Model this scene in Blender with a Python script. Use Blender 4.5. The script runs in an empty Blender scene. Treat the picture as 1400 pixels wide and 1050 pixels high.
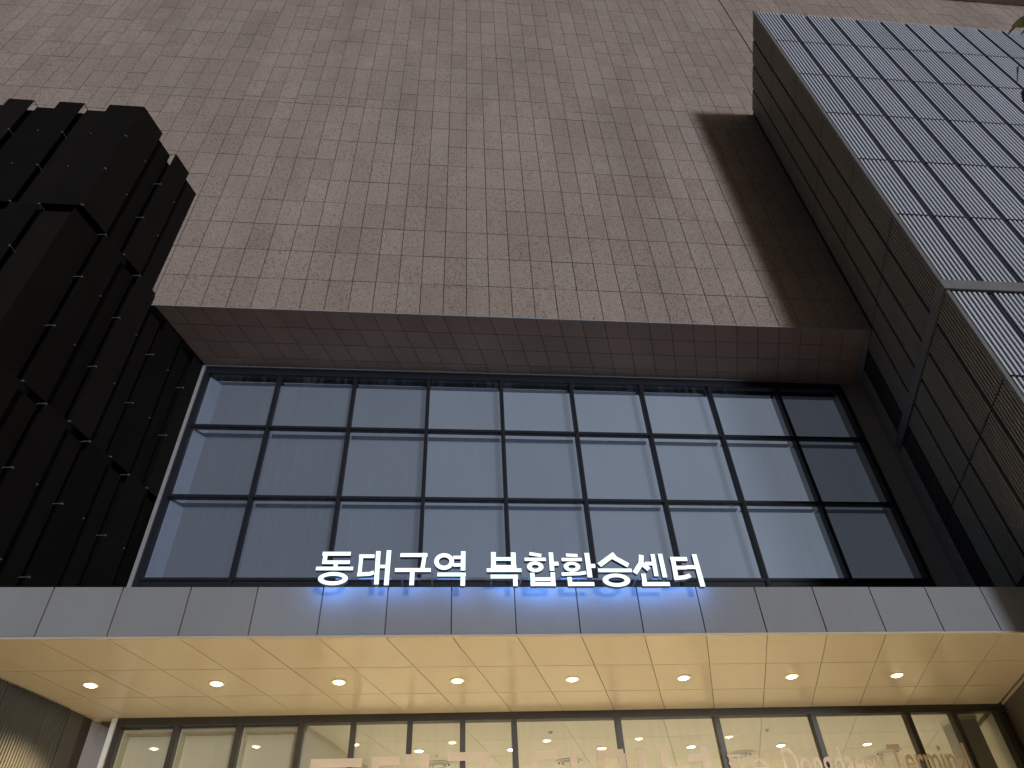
import bpy, math, random
from mathutils import Vector, Matrix

random.seed(7)
scene = bpy.context.scene
COL = scene.collection

# ---------------------------------------------------------------- camera
FL = 964.62                      # focal length in photograph pixels (1400 wide)
YAW, PITCH, ROLL = 0.124579, 0.730482, -0.0568683
SK = 0.3306507                   # plan angle of the building's oblique depth lines
TS = math.tan(SK)
CAM = Vector((0.0, 0.0, 1.6))
fwd = Vector((math.sin(YAW)*math.cos(PITCH), math.cos(YAW)*math.cos(PITCH), math.sin(PITCH)))
rt0 = Vector((math.cos(YAW), -math.sin(YAW), 0.0))
up0 = rt0.cross(fwd)
RT = math.cos(ROLL)*rt0 + math.sin(ROLL)*up0
UP = math.cos(ROLL)*up0 - math.sin(ROLL)*rt0
cam_data = bpy.data.cameras.new("camera")
cam_data.sensor_width = 36.0
cam_data.lens = FL/1400.0*36.0
cam_data.clip_start = 0.05
cam_data.clip_end = 2000.0
cam = bpy.data.objects.new("camera", cam_data)
COL.objects.link(cam)
cam.matrix_world = Matrix(((RT.x, UP.x, -fwd.x, CAM.x), (RT.y, UP.y, -fwd.y, CAM.y), (RT.z, UP.z, -fwd.z, CAM.z), (0, 0, 0, 1)))
scene.camera = cam

def at_y(px, py, Y):             # photograph pixel -> point on the upright plane y = Y
    d = RT*((px-700)/FL) - UP*((py-525)/FL) + fwd
    return CAM + d*((Y-CAM.y)/d.y)

# ---------------------------------------------------------------- world, sun, exposure
SUN_EL = math.radians(1.0)
SUN_TO = Vector((1.37, -4.33, 0.0)).normalized()      # towards the light, in plan
world = bpy.data.worlds.new("World")
scene.world = world
world.use_nodes = True
wn = world.node_tree.nodes
wn.clear()
sky = wn.new('ShaderNodeTexSky')
sky.sky_type = 'NISHITA'
sky.sun_disc = False
sky.sun_elevation = SUN_EL
sky.sun_rotation = math.atan2(SUN_TO.x, SUN_TO.y)
sky.air_density = 0.6
sky.dust_density = 7.0
sky.ozone_density = 0.3
bg = wn.new('ShaderNodeBackground')
bg.inputs['Strength'].default_value = 0.14
wo = wn.new('ShaderNodeOutputWorld')
world.node_tree.links.new(sky.outputs['Color'], bg.inputs['Color'])
world.node_tree.links.new(bg.outputs['Background'], wo.inputs['Surface'])

sun_data = bpy.data.lights.new("sun", 'SUN')
sun_data.energy = 1.42
sun_data.angle = math.radians(9.0)
sun_data.color = (0.80, 0.89, 1.0)
sun = bpy.data.objects.new("sun", sun_data)
COL.objects.link(sun)
sd = Vector((SUN_TO.x*math.cos(SUN_EL), SUN_TO.y*math.cos(SUN_EL), math.sin(SUN_EL)))
sun.rotation_euler = sd.to_track_quat('Z', 'Y').to_euler()
sun.location = (20, -40, 30)

scene.view_settings.view_transform = 'Standard'
scene.view_settings.look = 'None'
scene.view_settings.exposure = 0.22
scene.view_settings.gamma = 1.0
scene.view_settings.use_curve_mapping = False

# ---------------------------------------------------------------- materials
def nt(name):
    m = bpy.data.materials.new(name)
    m.use_nodes = True
    n = m.node_tree.nodes
    n.clear()
    out = n.new('ShaderNodeOutputMaterial')
    return m, n, m.node_tree.links, out

def math_node(n, l, op, a, b=None):
    k = n.new('ShaderNodeMath'); k.operation = op
    for i, v in enumerate((a, b)):
        if v is None: continue
        if isinstance(v, (int, float)): k.inputs[i].default_value = v
        else: l.new(v, k.inputs[i])
    return k.outputs[0]

def basic(name, col, rough=0.6, metal=0.0, spec=0.5, var=0.12, scale=3.0, bump=0.0, bscale=40.0, stretch=(1, 1, 1), objvar=0.0, rvar=0.1):
    """plain surface with blotchy wear: base colour and gloss vary with noise"""
    m, n, l, out = nt(name)
    p = n.new('ShaderNodeBsdfPrincipled')
    geo = n.new('ShaderNodeNewGeometry')
    mp = n.new('ShaderNodeMapping'); mp.inputs['Scale'].default_value = stretch
    l.new(geo.outputs['Position'], mp.inputs['Vector'])
    nz = n.new('ShaderNodeTexNoise'); nz.inputs['Scale'].default_value = scale; nz.inputs['Detail'].default_value = 6
    l.new(mp.outputs[0], nz.inputs['Vector'])
    fac = math_node(n, l, 'MULTIPLY_ADD', nz.outputs['Fac'], 2*var)
    fac.node.inputs[2].default_value = 1.0-var
    if objvar:
        oi = n.new('ShaderNodeObjectInfo')
        o2 = math_node(n, l, 'MULTIPLY_ADD', oi.outputs['Random'], 2*objvar)
        o2.node.inputs[2].default_value = 1.0-objvar
        fac = math_node(n, l, 'MULTIPLY', fac, o2)
    vm = n.new('ShaderNodeVectorMath'); vm.operation = 'SCALE'
    vm.inputs[0].default_value = col
    l.new(fac, vm.inputs['Scale'])
    l.new(vm.outputs[0], p.inputs['Base Color'])
    r = math_node(n, l, 'MULTIPLY_ADD', nz.outputs['Fac'], 2*rvar)
    r.node.inputs[2].default_value = rough-rvar
    l.new(r, p.inputs['Roughness'])
    p.inputs['Metallic'].default_value = metal
    p.inputs['Specular IOR Level'].default_value = spec
    if bump:
        b2 = n.new('ShaderNodeTexNoise'); b2.inputs['Scale'].default_value = bscale; b2.inputs['Detail'].default_value = 4
        l.new(mp.outputs[0], b2.inputs['Vector'])
        bp = n.new('ShaderNodeBump'); bp.inputs['Strength'].default_value = bump; bp.inputs['Distance'].default_value = 0.01
        l.new(b2.outputs['Fac'], bp.inputs['Height'])
        l.new(bp.outputs[0], p.inputs['Normal'])
    l.new(p.outputs[0], out.inputs['Surface'])
    return m

def stone(name, attr, lo, mid, hi, chisel):
    """chiselled granite: tile-to-tile tone, mottling, ripples of the chisel"""
    m, n, l, out = nt(name)
    p = n.new('ShaderNodeBsdfPrincipled')
    geo = n.new('ShaderNodeNewGeometry')
    if attr:
        a = n.new('ShaderNodeAttribute'); a.attribute_name = 'tone'
        rnd = a.outputs['Fac']
    else:
        a = n.new('ShaderNodeObjectInfo'); rnd = a.outputs['Random']
    cr = n.new('ShaderNodeValToRGB')
    e = cr.color_ramp.elements
    e[0].position = 0.0; e[0].color = (*lo, 1)
    e[1].position = 1.0; e[1].color = (*hi, 1)
    for pos, c in ((0.05, lo), (0.10, [x*0.95 for x in mid]), (0.5, mid), (0.88, [x*1.06 for x in mid]), (0.95, hi)):
        q = e.new(pos); q.color = (*c, 1)
    l.new(rnd, cr.inputs['Fac'])
    # every tile gets its own patch of the pattern
    off = n.new('ShaderNodeVectorMath'); off.operation = 'SCALE'
    off.inputs[0].default_value = (37.0, 11.0, 53.0); l.new(rnd, off.inputs['Scale'])
    add = n.new('ShaderNodeVectorMath'); add.operation = 'ADD'
    l.new(geo.outputs['Position'], add.inputs[0]); l.new(off.outputs[0], add.inputs[1])
    mp = n.new('ShaderNodeMapping'); mp.inputs['Scale'].default_value = (1.5, 1.5, 1.0)
    l.new(add.outputs[0], mp.inputs['Vector'])
    n1 = n.new('ShaderNodeTexNoise'); n1.inputs['Scale'].default_value = 1.6; n1.inputs['Detail'].default_value = 5
    l.new(add.outputs[0], n1.inputs['Vector'])
    n2 = n.new('ShaderNodeTexNoise'); n2.inputs['Scale'].default_value = 13.0; n2.inputs['Distortion'].default_value = 0.6; n2.inputs['Detail'].default_value = 3.0; n2.inputs['Roughness'].default_value = 0.65
    l.new(mp.outputs[0], n2.inputs['Vector'])
    n3 = n.new('ShaderNodeTexNoise'); n3.inputs['Scale'].default_value = 60.0; n3.inputs['Detail'].default_value = 3
    l.new(add.outputs[0], n3.inputs['Vector'])
    # weathering that ignores the tiles: long faint streaks and patches
    mw = n.new('ShaderNodeMapping'); mw.inputs['Scale'].default_value = (0.35, 0.35, 0.12)
    l.new(geo.outputs['Position'], mw.inputs['Vector'])
    n4 = n.new('ShaderNodeTexNoise'); n4.inputs['Scale'].default_value = 1.0; n4.inputs['Detail'].default_value = 6
    l.new(mw.outputs[0], n4.inputs['Vector'])
    f1 = math_node(n, l, 'MULTIPLY_ADD', n1.outputs['Fac'], 0.16); f1.node.inputs[2].default_value = 0.94
    f3 = math_node(n, l, 'MULTIPLY_ADD', n3.outputs['Fac'], 0.5); f3.node.inputs[2].default_value = 0.75
    f4 = math_node(n, l, 'MULTIPLY_ADD', n4.outputs['Fac'], 0.6); f4.node.inputs[2].default_value = 0.7
    # pits of the chisel are darker
    pit = n.new('ShaderNodeMapRange'); pit.inputs['From Min'].default_value = 0.30; pit.inputs['From Max'].default_value = 0.52
    pit.inputs['To Min'].default_value = 1.0-0.58*chisel; pit.inputs['To Max'].default_value = 1.0
    l.new(n2.outputs['Fac'], pit.inputs['Value'])
    f = math_node(n, l, 'MULTIPLY', math_node(n, l, 'MULTIPLY', f1, f3), math_node(n, l, 'MULTIPLY', f4, pit.outputs[0]))
    vm = n.new('ShaderNodeVectorMath'); vm.operation = 'SCALE'
    l.new(cr.outputs[0], vm.inputs[0]); l.new(f, vm.inputs['Scale'])
    l.new(vm.outputs[0], p.inputs['Base Color'])
    p.inputs['Roughness'].default_value = 0.85
    p.inputs['Specular IOR Level'].default_value = 0.25
    bp = n.new('ShaderNodeBump'); bp.inputs['Strength'].default_value = 0.9*chisel; bp.inputs['Distance'].default_value = 0.02
    l.new(n2.outputs['Fac'], bp.inputs['Height']); l.new(bp.outputs[0], p.inputs['Normal'])
    l.new(p.outputs[0], out.inputs['Surface'])
    return m

def glass(name, tint, dirt, dcol, ior=1.5, rough=0.0):
    """pane: see-through with Fresnel reflection and a dusty, streaked film"""
    m, n, l, out = nt(name)
    tr = n.new('ShaderNodeBsdfTransparent'); tr.inputs['Color'].default_value = (*tint, 1)
    gl = n.new('ShaderNodeBsdfGlossy'); gl.inputs['Roughness'].default_value = rough
    fr = n.new('ShaderNodeFresnel'); fr.inputs['IOR'].default_value = ior
    mx = n.new('ShaderNodeMixShader')
    l.new(fr.outputs[0], mx.inputs[0]); l.new(tr.outputs[0], mx.inputs[1]); l.new(gl.outputs[0], mx.inputs[2])
    df = n.new('ShaderNodeBsdfDiffuse'); df.inputs['Color'].default_value = (*dcol, 1)
    geo = n.new('ShaderNodeNewGeometry')
    mp = n.new('ShaderNodeMapping'); mp.inputs['Scale'].default_value = (9.0, 9.0, 0.7)
    l.new(geo.outputs['Position'], mp.inputs['Vector'])
    a = n.new('ShaderNodeTexNoise'); a.inputs['Scale'].default_value = 1.0; a.inputs['Detail'].default_value = 5
    l.new(mp.outputs[0], a.inputs['Vector'])
    b = n.new('ShaderNodeTexNoise'); b.inputs['Scale'].default_value = 0.6; b.inputs['Detail'].default_value = 4
    l.new(geo.outputs['Position'], b.inputs['Vector'])
    mr = n.new('ShaderNodeMapRange'); mr.inputs['From Min'].default_value = 0.48; mr.inputs['From Max'].default_value = 0.78
    l.new(a.outputs['Fac'], mr.inputs['Value'])
    s = math_node(n, l, 'ADD', math_node(n, l, 'MULTIPLY', mr.outputs[0], 2.2), b.outputs['Fac'])
    d = math_node(n, l, 'MULTIPLY', s, dirt)
    m2 = n.new('ShaderNodeMixShader')
    l.new(d, m2.inputs[0]); l.new(mx.outputs[0], m2.inputs[1]); l.new(df.outputs[0], m2.inputs[2])
    l.new(m2.outputs[0], out.inputs['Surface'])
    return m

def emit(name, col, strength):
    m, n, l, out = nt(name)
    e = n.new('ShaderNodeEmission'); e.inputs['Color'].default_value = (*col, 1); e.inputs['Strength'].default_value = strength
    l.new(e.outputs[0], out.inputs['Surface'])
    return m

def glow_blind(name, strength):
    """blind with an added glow that stands in for light on the panes"""
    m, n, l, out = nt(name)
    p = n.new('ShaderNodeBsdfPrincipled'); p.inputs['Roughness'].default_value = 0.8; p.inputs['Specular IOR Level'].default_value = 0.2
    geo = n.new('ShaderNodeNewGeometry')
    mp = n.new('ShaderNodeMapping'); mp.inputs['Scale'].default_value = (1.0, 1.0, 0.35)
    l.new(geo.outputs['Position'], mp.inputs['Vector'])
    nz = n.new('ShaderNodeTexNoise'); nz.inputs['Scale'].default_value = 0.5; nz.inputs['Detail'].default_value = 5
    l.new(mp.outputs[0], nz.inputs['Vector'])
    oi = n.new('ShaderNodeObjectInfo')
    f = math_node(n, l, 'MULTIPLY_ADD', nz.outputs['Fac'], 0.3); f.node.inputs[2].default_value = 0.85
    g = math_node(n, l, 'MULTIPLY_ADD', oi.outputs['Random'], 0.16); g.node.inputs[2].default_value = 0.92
    sep = n.new('ShaderNodeSeparateColor'); l.new(oi.outputs['Color'], sep.inputs[0])     # each blind has its own level of added glow
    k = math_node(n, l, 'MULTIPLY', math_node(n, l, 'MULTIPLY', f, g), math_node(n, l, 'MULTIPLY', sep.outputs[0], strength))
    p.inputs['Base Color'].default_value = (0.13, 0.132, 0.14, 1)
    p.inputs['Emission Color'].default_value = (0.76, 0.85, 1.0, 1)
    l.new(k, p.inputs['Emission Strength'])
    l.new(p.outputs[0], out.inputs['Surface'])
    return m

M = {}
M['stone'] = stone('chiselled_granite', False, (0.362, 0.28, 0.237), (0.385, 0.30, 0.254), (0.39, 0.313, 0.27), 1.0)
M['stone_field'] = stone('chiselled_granite_field', True, (0.362, 0.28, 0.237), (0.385, 0.30, 0.254), (0.39, 0.313, 0.27), 1.0)
M['stone_smooth'] = stone('honed_granite', False, (0.47, 0.335, 0.268), (0.485, 0.346, 0.277), (0.50, 0.357, 0.286), 0.12)
M['mortar'] = basic('dark_open_joint', (0.035, 0.03, 0.028), 0.9)
M['alu'] = basic('mill_aluminium_trim', (0.42, 0.43, 0.45), 0.45, 0.3, var=0.1)
M['frame'] = basic('navy_black_window_frame', (0.013, 0.015, 0.022), 0.5, 0.0, spec=0.3, var=0.15)
M['bronze'] = basic('dark_bronze_door_frame', (0.055, 0.048, 0.04), 0.4, 0.2, var=0.12)
M['blind'] = glow_blind('window_blind_added_glow', 0.175)
M['reveal'] = basic('pale_window_reveal', (0.34, 0.36, 0.41), 0.7, var=0.05)
M['glass'] = glass('dusty_curtain_wall_glass', (0.90, 0.93, 0.97), 0.02, (0.45, 0.47, 0.52), 1.15)
M['door_glass'] = glass('entrance_glass', (0.95, 0.96, 0.94), 0.012, (0.5, 0.5, 0.48), 1.5)
M['fascia'] = basic('grey_composite_fascia', (0.33, 0.335, 0.35), 0.78, 0.0, spec=0.25, var=0.14, scale=1.1, stretch=(1, 1, 0.35), objvar=0.04, bump=0.04, bscale=3)
M['soffit'] = basic('cream_metal_soffit', (0.72, 0.63, 0.47), 0.24, 0.0, var=0.05, scale=0.7, objvar=0.025, rvar=0.05, bump=0.015, bscale=1.5)
M['soffit_gap'] = basic('brown_soffit_joint', (0.16, 0.12, 0.07), 0.8)
M['edge'] = basic('cream_edge_trim', (0.66, 0.56, 0.45), 0.4)
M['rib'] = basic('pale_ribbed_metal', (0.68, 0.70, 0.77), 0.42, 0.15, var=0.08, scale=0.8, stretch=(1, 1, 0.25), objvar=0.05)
M['rib_side'] = basic('ribbed_metal_shaded_side', (0.34, 0.30, 0.25), 0.45, 0.1, var=0.08, scale=0.8, stretch=(1, 1, 0.25), objvar=0.07)  # darker, browner copy of the rib metal: the side's shade put into colour
M['rib_valley'] = basic('rib_valley_painted_shade', (0.13, 0.14, 0.18), 0.6, var=0.1)  # shade between the ribs, put into the colour
M['rib_back'] = basic('dark_panel_joint', (0.014, 0.015, 0.022), 0.8)
M['band'] = basic('grey_storey_band', (0.20, 0.19, 0.19), 0.5, 0.1, var=0.12)
M['plain_grey'] = basic('flat_grey_return_panel', (0.40, 0.37, 0.35), 0.55, var=0.1)
M['louvre'] = basic('black_louvre', (0.07, 0.065, 0.06), 0.6)
M['dark'] = basic('charcoal_perforated_sheet', (0.0115, 0.0098, 0.0086), 0.7, 0.0, spec=0.05, var=0.25, scale=1.2, objvar=0.25)
M['bracket'] = basic('galvanised_bracket', (0.16, 0.16, 0.165), 0.5, 0.3)
M['ceil'] = basic('lobby_ceiling_panel', (0.78, 0.74, 0.64), 0.6, var=0.04, objvar=0.02)
M['lobby_wall'] = basic('lobby_plaster', (0.62, 0.57, 0.47), 0.8, var=0.08)
M['lobby_floor'] = basic('polished_lobby_stone', (0.45, 0.43, 0.38), 0.3, var=0.1)
M['board'] = basic('beige_lining_board', (0.84, 0.72, 0.52), 0.75, var=0.06, scale=0.9)
M['column'] = basic('greenish_grey_column', (0.36, 0.35, 0.29), 0.6, var=0.15)
M['bronze_wall'] = basic('dark_bronze_wall_panel', (0.13, 0.115, 0.095), 0.5, 0.1, var=0.15)
M['white_metal'] = basic('white_enamel', (0.78, 0.77, 0.74), 0.4)
M['vent_dark'] = basic('shadowy_vent_slot', (0.12, 0.11, 0.09), 0.7)
M['plaza'] = basic('granite_plaza_paving', (0.30, 0.29, 0.27), 0.7, var=0.2, scale=2.0, bump=0.1)
M['olive_rib'] = basic('khaki_ribbed_wall', (0.075, 0.07, 0.055), 0.6, 0.1, var=0.12)
M['grey_panel'] = basic('pale_grey_end_panel', (0.42, 0.40, 0.41), 0.6, var=0.08)
def lens_mat(name, core, rim, s_core, s_rim):
    """reflector lamp: bright core, warmer and weaker towards the rim"""
    m, n, l, out = nt(name)
    tc = n.new('ShaderNodeTexCoord')
    sx = n.new('ShaderNodeVectorMath'); sx.operation = 'MULTIPLY'; sx.inputs[1].default_value = (1, 1, 0); l.new(tc.outputs['Object'], sx.inputs[0])
    ln = n.new('ShaderNodeVectorMath'); ln.operation = 'LENGTH'; l.new(sx.outputs[0], ln.inputs[0])
    mr = n.new('ShaderNodeMapRange'); mr.interpolation_type = 'SMOOTHSTEP'
    mr.inputs['From Min'].default_value = 0.045; mr.inputs['From Max'].default_value = 0.122
    l.new(ln.outputs['Value'], mr.inputs['Value'])
    mc = n.new('ShaderNodeMix'); mc.data_type = 'RGBA'; mc.inputs[6].default_value = (*core, 1); mc.inputs[7].default_value = (*rim, 1)
    l.new(mr.outputs[0], mc.inputs[0])
    st = math_node(n, l, 'MULTIPLY_ADD', mr.outputs[0], s_rim-s_core); st.node.inputs[2].default_value = s_core
    e = n.new('ShaderNodeEmission'); l.new(mc.outputs[2], e.inputs['Color']); l.new(st, e.inputs['Strength'])
    l.new(e.outputs[0], out.inputs['Surface'])
    return m
M['lens'] = lens_mat('warm_lamp_lens', (1.0, 0.88, 0.66), (1.0, 0.62, 0.25), 55.0, 1.6)
M['lobby_lens'] = lens_mat('warm_lobby_lens', (1.0, 0.90, 0.70), (1.0, 0.70, 0.35), 35.0, 1.6)
M['sign_face'] = emit('white_lit_sign_face', (0.82, 0.98, 1.0), 1.25)
M['sign_return'] = basic('slate_blue_letter_return', (0.10, 0.12, 0.18), 0.5)
M['sign_halo'] = emit('blue_lit_sign_return', (0.14, 0.36, 1.0), 9.0)
def acrylic(name, col):
    m, n, l, out = nt(name)
    p = n.new('ShaderNodeBsdfPrincipled'); p.inputs['Base Color'].default_value = (*col, 1); p.inputs['Roughness'].default_value = 0.45
    t = n.new('ShaderNodeBsdfTranslucent'); t.inputs['Color'].default_value = (*col, 1)
    c = n.new('ShaderNodeBsdfTransparent')
    mx = n.new('ShaderNodeMixShader'); mx.inputs[0].default_value = 0.35
    l.new(p.outputs[0], mx.inputs[1]); l.new(t.outputs[0], mx.inputs[2])
    m2 = n.new('ShaderNodeMixShader'); m2.inputs[0].default_value = 0.10
    l.new(mx.outputs[0], m2.inputs[1]); l.new(c.outputs[0], m2.inputs[2]); l.new(m2.outputs[0], out.inputs['Surface'])
    return m
M['acrylic'] = acrylic('cream_acrylic_letter', (0.95, 0.83, 0.67))
M['bark'] = basic('grey_brown_bark', (0.10, 0.075, 0.055), 0.9, var=0.3, scale=12, bump=0.5)

def leaf_mat():
    m, n, l, out = nt('green_leaf')
    p = n.new('ShaderNodeBsdfPrincipled'); p.inputs['Roughness'].default_value = 0.5
    a = n.new('ShaderNodeAttribute'); a.attribute_name = 'tone'
    cr = n.new('ShaderNodeValToRGB'); cr.color_ramp.elements[0].color = (0.025, 0.05, 0.012, 1); cr.color_ramp.elements[1].color = (0.20, 0.21, 0.05, 1)
    l.new(a.outputs['Fac'], cr.inputs['Fac']); l.new(cr.outputs[0], p.inputs['Base Color'])
    t = n.new('ShaderNodeBsdfTranslucent'); l.new(cr.outputs[0], t.inputs['Color'])
    mx = n.new('ShaderNodeMixShader'); mx.inputs[0].default_value = 0.25
    l.new(p.outputs[0], mx.inputs[1]); l.new(t.outputs[0], mx.inputs[2]); l.new(mx.outputs[0], out.inputs['Surface'])
    return m
M['leaf'] = leaf_mat()

# ---------------------------------------------------------------- mesh helpers
class MB:
    """collects closed shapes, then links them as one mesh object"""
    def __init__(s): s.v = []; s.f = []; s.mi = []; s.tone = []
    def add(s, vs, fs, mi=0, tone=None):
        o = len(s.v); s.v += [tuple(v) for v in vs]
        for f in fs:
            s.f.append([i+o for i in f]); s.mi.append(mi)
            s.tone.append(tone)
    def prism(s, poly, z0, z1, mi=0, tone=None):          # plan outline pulled up from z0 to z1
        area = sum(poly[i][0]*poly[(i+1) % len(poly)][1]-poly[(i+1) % len(poly)][0]*poly[i][1] for i in range(len(poly)))
        if area < 0: poly = poly[::-1]
        n = len(poly)
        vs = [(x, y, z0) for x, y in poly]+[(x, y, z1) for x, y in poly]
        fs = [list(range(n))[::-1], list(range(n, 2*n))]+[[i, (i+1) % n, n+(i+1) % n, n+i] for i in range(n)]
        s.add(vs, fs, mi, tone)
    def box(s, x0, x1, y0, y1, z0, z1, mi=0, tone=None):
        s.prism([(x0, y0), (x1, y0), (x1, y1), (x0, y1)], z0, z1, mi, tone)
    def plate(s, poly, y0, y1, mi=0, side=None):           # xz outline given a thickness along y
        area = sum(poly[i][0]*poly[(i+1) % len(poly)][1]-poly[(i+1) % len(poly)][0]*poly[i][1] for i in range(len(poly)))
        if area < 0: poly = poly[::-1]
        n = len(poly); side = mi if side is None else side
        vs = [(x, y0, z) for x, z in poly]+[(x, y1, z) for x, z in poly]
        s.add(vs, [list(range(n))], mi)
        s.add(vs, [[(i+1) % n, i, n+i, n+(i+1) % n] for i in range(n)], side)
        s.add(vs, [list(range(n, 2*n))[::-1]], side+1 if side != mi else mi)
    def tube(s, a, b, r0, r1, n=8, mi=0):
        a = Vector(a); b = Vector(b); d = (b-a).normalized()
        u = d.orthogonal().normalized(); w = d.cross(u)
        vs = []
        for p, r in ((a, r0), (b, r1)):
            for i in range(n):
                t = 2*math.pi*i/n; vs.append(p+u*r*math.cos(t)+w*r*math.sin(t))
        s.add(vs, [[i, (i+1) % n, n+(i+1) % n, n+i] for i in range(n)]+[list(range(n))[::-1], list(range(n, 2*n))], mi)
    def mesh(s, name, mats):
        me = bpy.data.meshes.new(name)
        me.from_pydata(s.v, [], s.f)
        for m in (mats if isinstance(mats, (list, tuple)) else [mats]): me.materials.append(m)
        if any(s.mi): me.polygons.foreach_set('material_index', s.mi)
        if any(t is not None for t in s.tone):
            at = me.attributes.new('tone', 'FLOAT', 'FACE')
            at.data.foreach_set('value', [0.5 if t is None else t for t in s.tone])
        me.update()
        return me
    def build(s, name, mats, parent=None, loc=None):
        return put(name, s.mesh(name, mats), parent, loc)

def put(name, me, parent=None, loc=None):
    o = bpy.data.objects.new(name, me); COL.objects.link(o)
    if loc is not None: o.location = loc
    if parent is not None: o.parent = parent
    return o

def tag(o, label=None, cat=None, group=None, kind=None):
    if label: o['label'] = label
    if cat: o['category'] = cat
    if group: o['group'] = group
    if kind: o['kind'] = kind
    return o

def thing(name, label, cat, loc=(0, 0, 0), group=None):
    o = bpy.data.objects.new(name, None); COL.objects.link(o); o.location = loc
    o.empty_display_size = 0.3
    tag(o, label, cat, group)
    return o

def one(name, mat, parent, f, kind=None):
    b = MB(); f(b); o = b.build(name, mat, parent)
    if kind: o['kind'] = kind
    return o

# ---------------------------------------------------------------- key planes (metres)
YC, ZC, ZF = 12.65, 6.81, 7.755          # canopy front, soffit, fascia top
YW = 17.05                               # window and entrance plane
YS, ZS = 14.48, 17.38                    # stone wall face, its underside
def xl(y): return -8.5+(y-YS)*TS         # side of the dark tower
def xr(y): return 13.42+(y-YS)*TS        # side of the ribbed building
def sk(x, y0, y): return x+(y-y0)*TS     # follow the oblique depth lines

# ================================================================ SETTING
one('plaza_ground', M['plaza'], None, lambda b: b.box(-400, 400, -400, 400, -0.3, 0.0), 'structure')
lf = one('lobby_floor', M['lobby_floor'], None, lambda b: b.box(-7.0, 15.5, 17.2, 27.0, 0.004, 0.03), 'structure')

# ================================================================ STONE BUILDING
sb = thing('stone_clad_building', 'huge windowless wall of pinkish brown chiselled stone tiles above the windows', 'building', (2.0, YS, 0))
inv = Vector((-2.0, -YS, 0))
def child(b, name, mats, parent, base, kind=None):      # geometry in world metres, hung on an Empty at base
    o = b.build(name, mats, parent, Vector(base)*-1)
    if kind: o['kind'] = kind
    return o
SB = (2.0, YS, 0)
b = MB()
b.box(-30, 45, YS+0.024, 40, ZS+0.03, 51.5)
child(b, 'wall_core', M['mortar'], sb, SB)

CW, RH, CX0 = 0.704, 1.39, 1.951
GAP = 0.0095
variants = []
for k in range(6):
    b = MB()
    w, h = CW/2-GAP, RH/2-GAP
    e = 0.006
    j = [random.uniform(-0.003, 0.003) for _ in range(4)]
    vs = [(-w, 0.03, -h), (w, 0.03, -h), (w, 0.03, h), (-w, 0.03, h),
          (-w, e, -h), (w, e, -h), (w, e, h), (-w, e, h),
          (-w+e, j[0], -h+e), (w-e, j[1], -h+e), (w-e, j[2], h-e), (-w+e, j[3], h-e)]
    fs = [[8, 9, 10, 11]]
    for a0, b0 in ((0, 4), (4, 8)):
        for i in range(4):
            fs.append([a0+i, a0+(i+1) % 4, b0+(i+1) % 4, b0+i])
    b.add(vs, fs)
    variants.append(b.mesh('stone_tile', M['stone']))
cell = []
for n in range(0, 9):
    for k in range(-15, 17):
        x = CX0+CW*(k+0.5); z = ZS+0.02+RH*(n+0.5)
        if x < -8.9 or x > 13.6: continue
        cell.append((k, n))
        o = put('stone_tile', variants[(k*7+n*3) % 6], sb, (x-SB[0], random.uniform(-0.004, 0.004), z))
done = set(cell)
b = MB()
offs = {}
run = 0; cur = 0.0
for k in range(-45, 60):
    if run == 0:
        run = random.choice((2, 3, 3, 4, 6)); cur = random.choice((0, 0, 0.5, 0.5, 0.25))
    offs[k] = cur; run -= 1
ZTOP = 48.6
for k in range(-40, 56):
    x0 = CX0+CW*k
    for n in range(0, 24):
        if (k, n) in done or (n < 2 and not -11.5 < x0 < 14.5): continue
        s_ = 0.0 if n < 9 else offs[k]*RH
        z0 = ZS+0.02+RH*n+s_
        if n == 9 and s_ > 0:
            b.box(x0+GAP, x0+CW-GAP, YS, YS+0.03, ZS+0.02+RH*9+GAP, z0-GAP, 0, random.random())
        z1 = min(z0+RH, ZTOP)
        if z0 > ZTOP-0.1: continue
        if 14.2 < x0 < 14.9: x1 = x0+CW-0.05            # wide movement joint
        else: x1 = x0+CW
        dy = random.uniform(-0.005, 0.005)
        b.box(x0+GAP, x1-GAP, YS+dy, YS+0.03, z0+GAP, z1-GAP, 0, random.random())
child(b, 'stone_tile_field', M['stone_field'], sb, SB, 'stuff')
# honed tiles on the underside
for r in range(4):
    y0 = YS+0.03+r*0.69; y1 = min(y0+0.69, YW+0.1)
    for k in range(-15, 17):
        xa = sk(CX0+CW*k, YS, y0); 
        lim0, lim1 = xl(y0)+0.02, xr(y0)-0.24
        c0, c1 = max(xa, lim0), min(xa+CW, lim1)
        if c1-c0 < 0.1: continue
        g = 0.009; dx = (y1-y0)*TS
        b = MB()
        b.prism([(c0+g, y0+g), (c1-g, y0+g), (c1-g+dx, y1-g), (c0+g+dx, y1-g)], ZS+random.uniform(-.002, .002), ZS+0.028)
        child(b, 'soffit_tile', M['stone_smooth'], sb, SB)
b = MB()
b.box(-8.6, 13.2, YS-0.012, YS+0.026, ZS-0.012, ZS+0.018)
child(b, 'drip_edge', M['alu'], sb, SB)
b = MB(); b.prism([(xr(YS)-0.235, YS+0.01), (xr(YS)-0.01, YS+0.01), (xr(YW)-0.01, YW), (xr(YW)-0.235, YW)], ZS-0.02, ZS+0.05)
child(b, 'edge_strip', M['plain_grey'], sb, SB)
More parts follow.
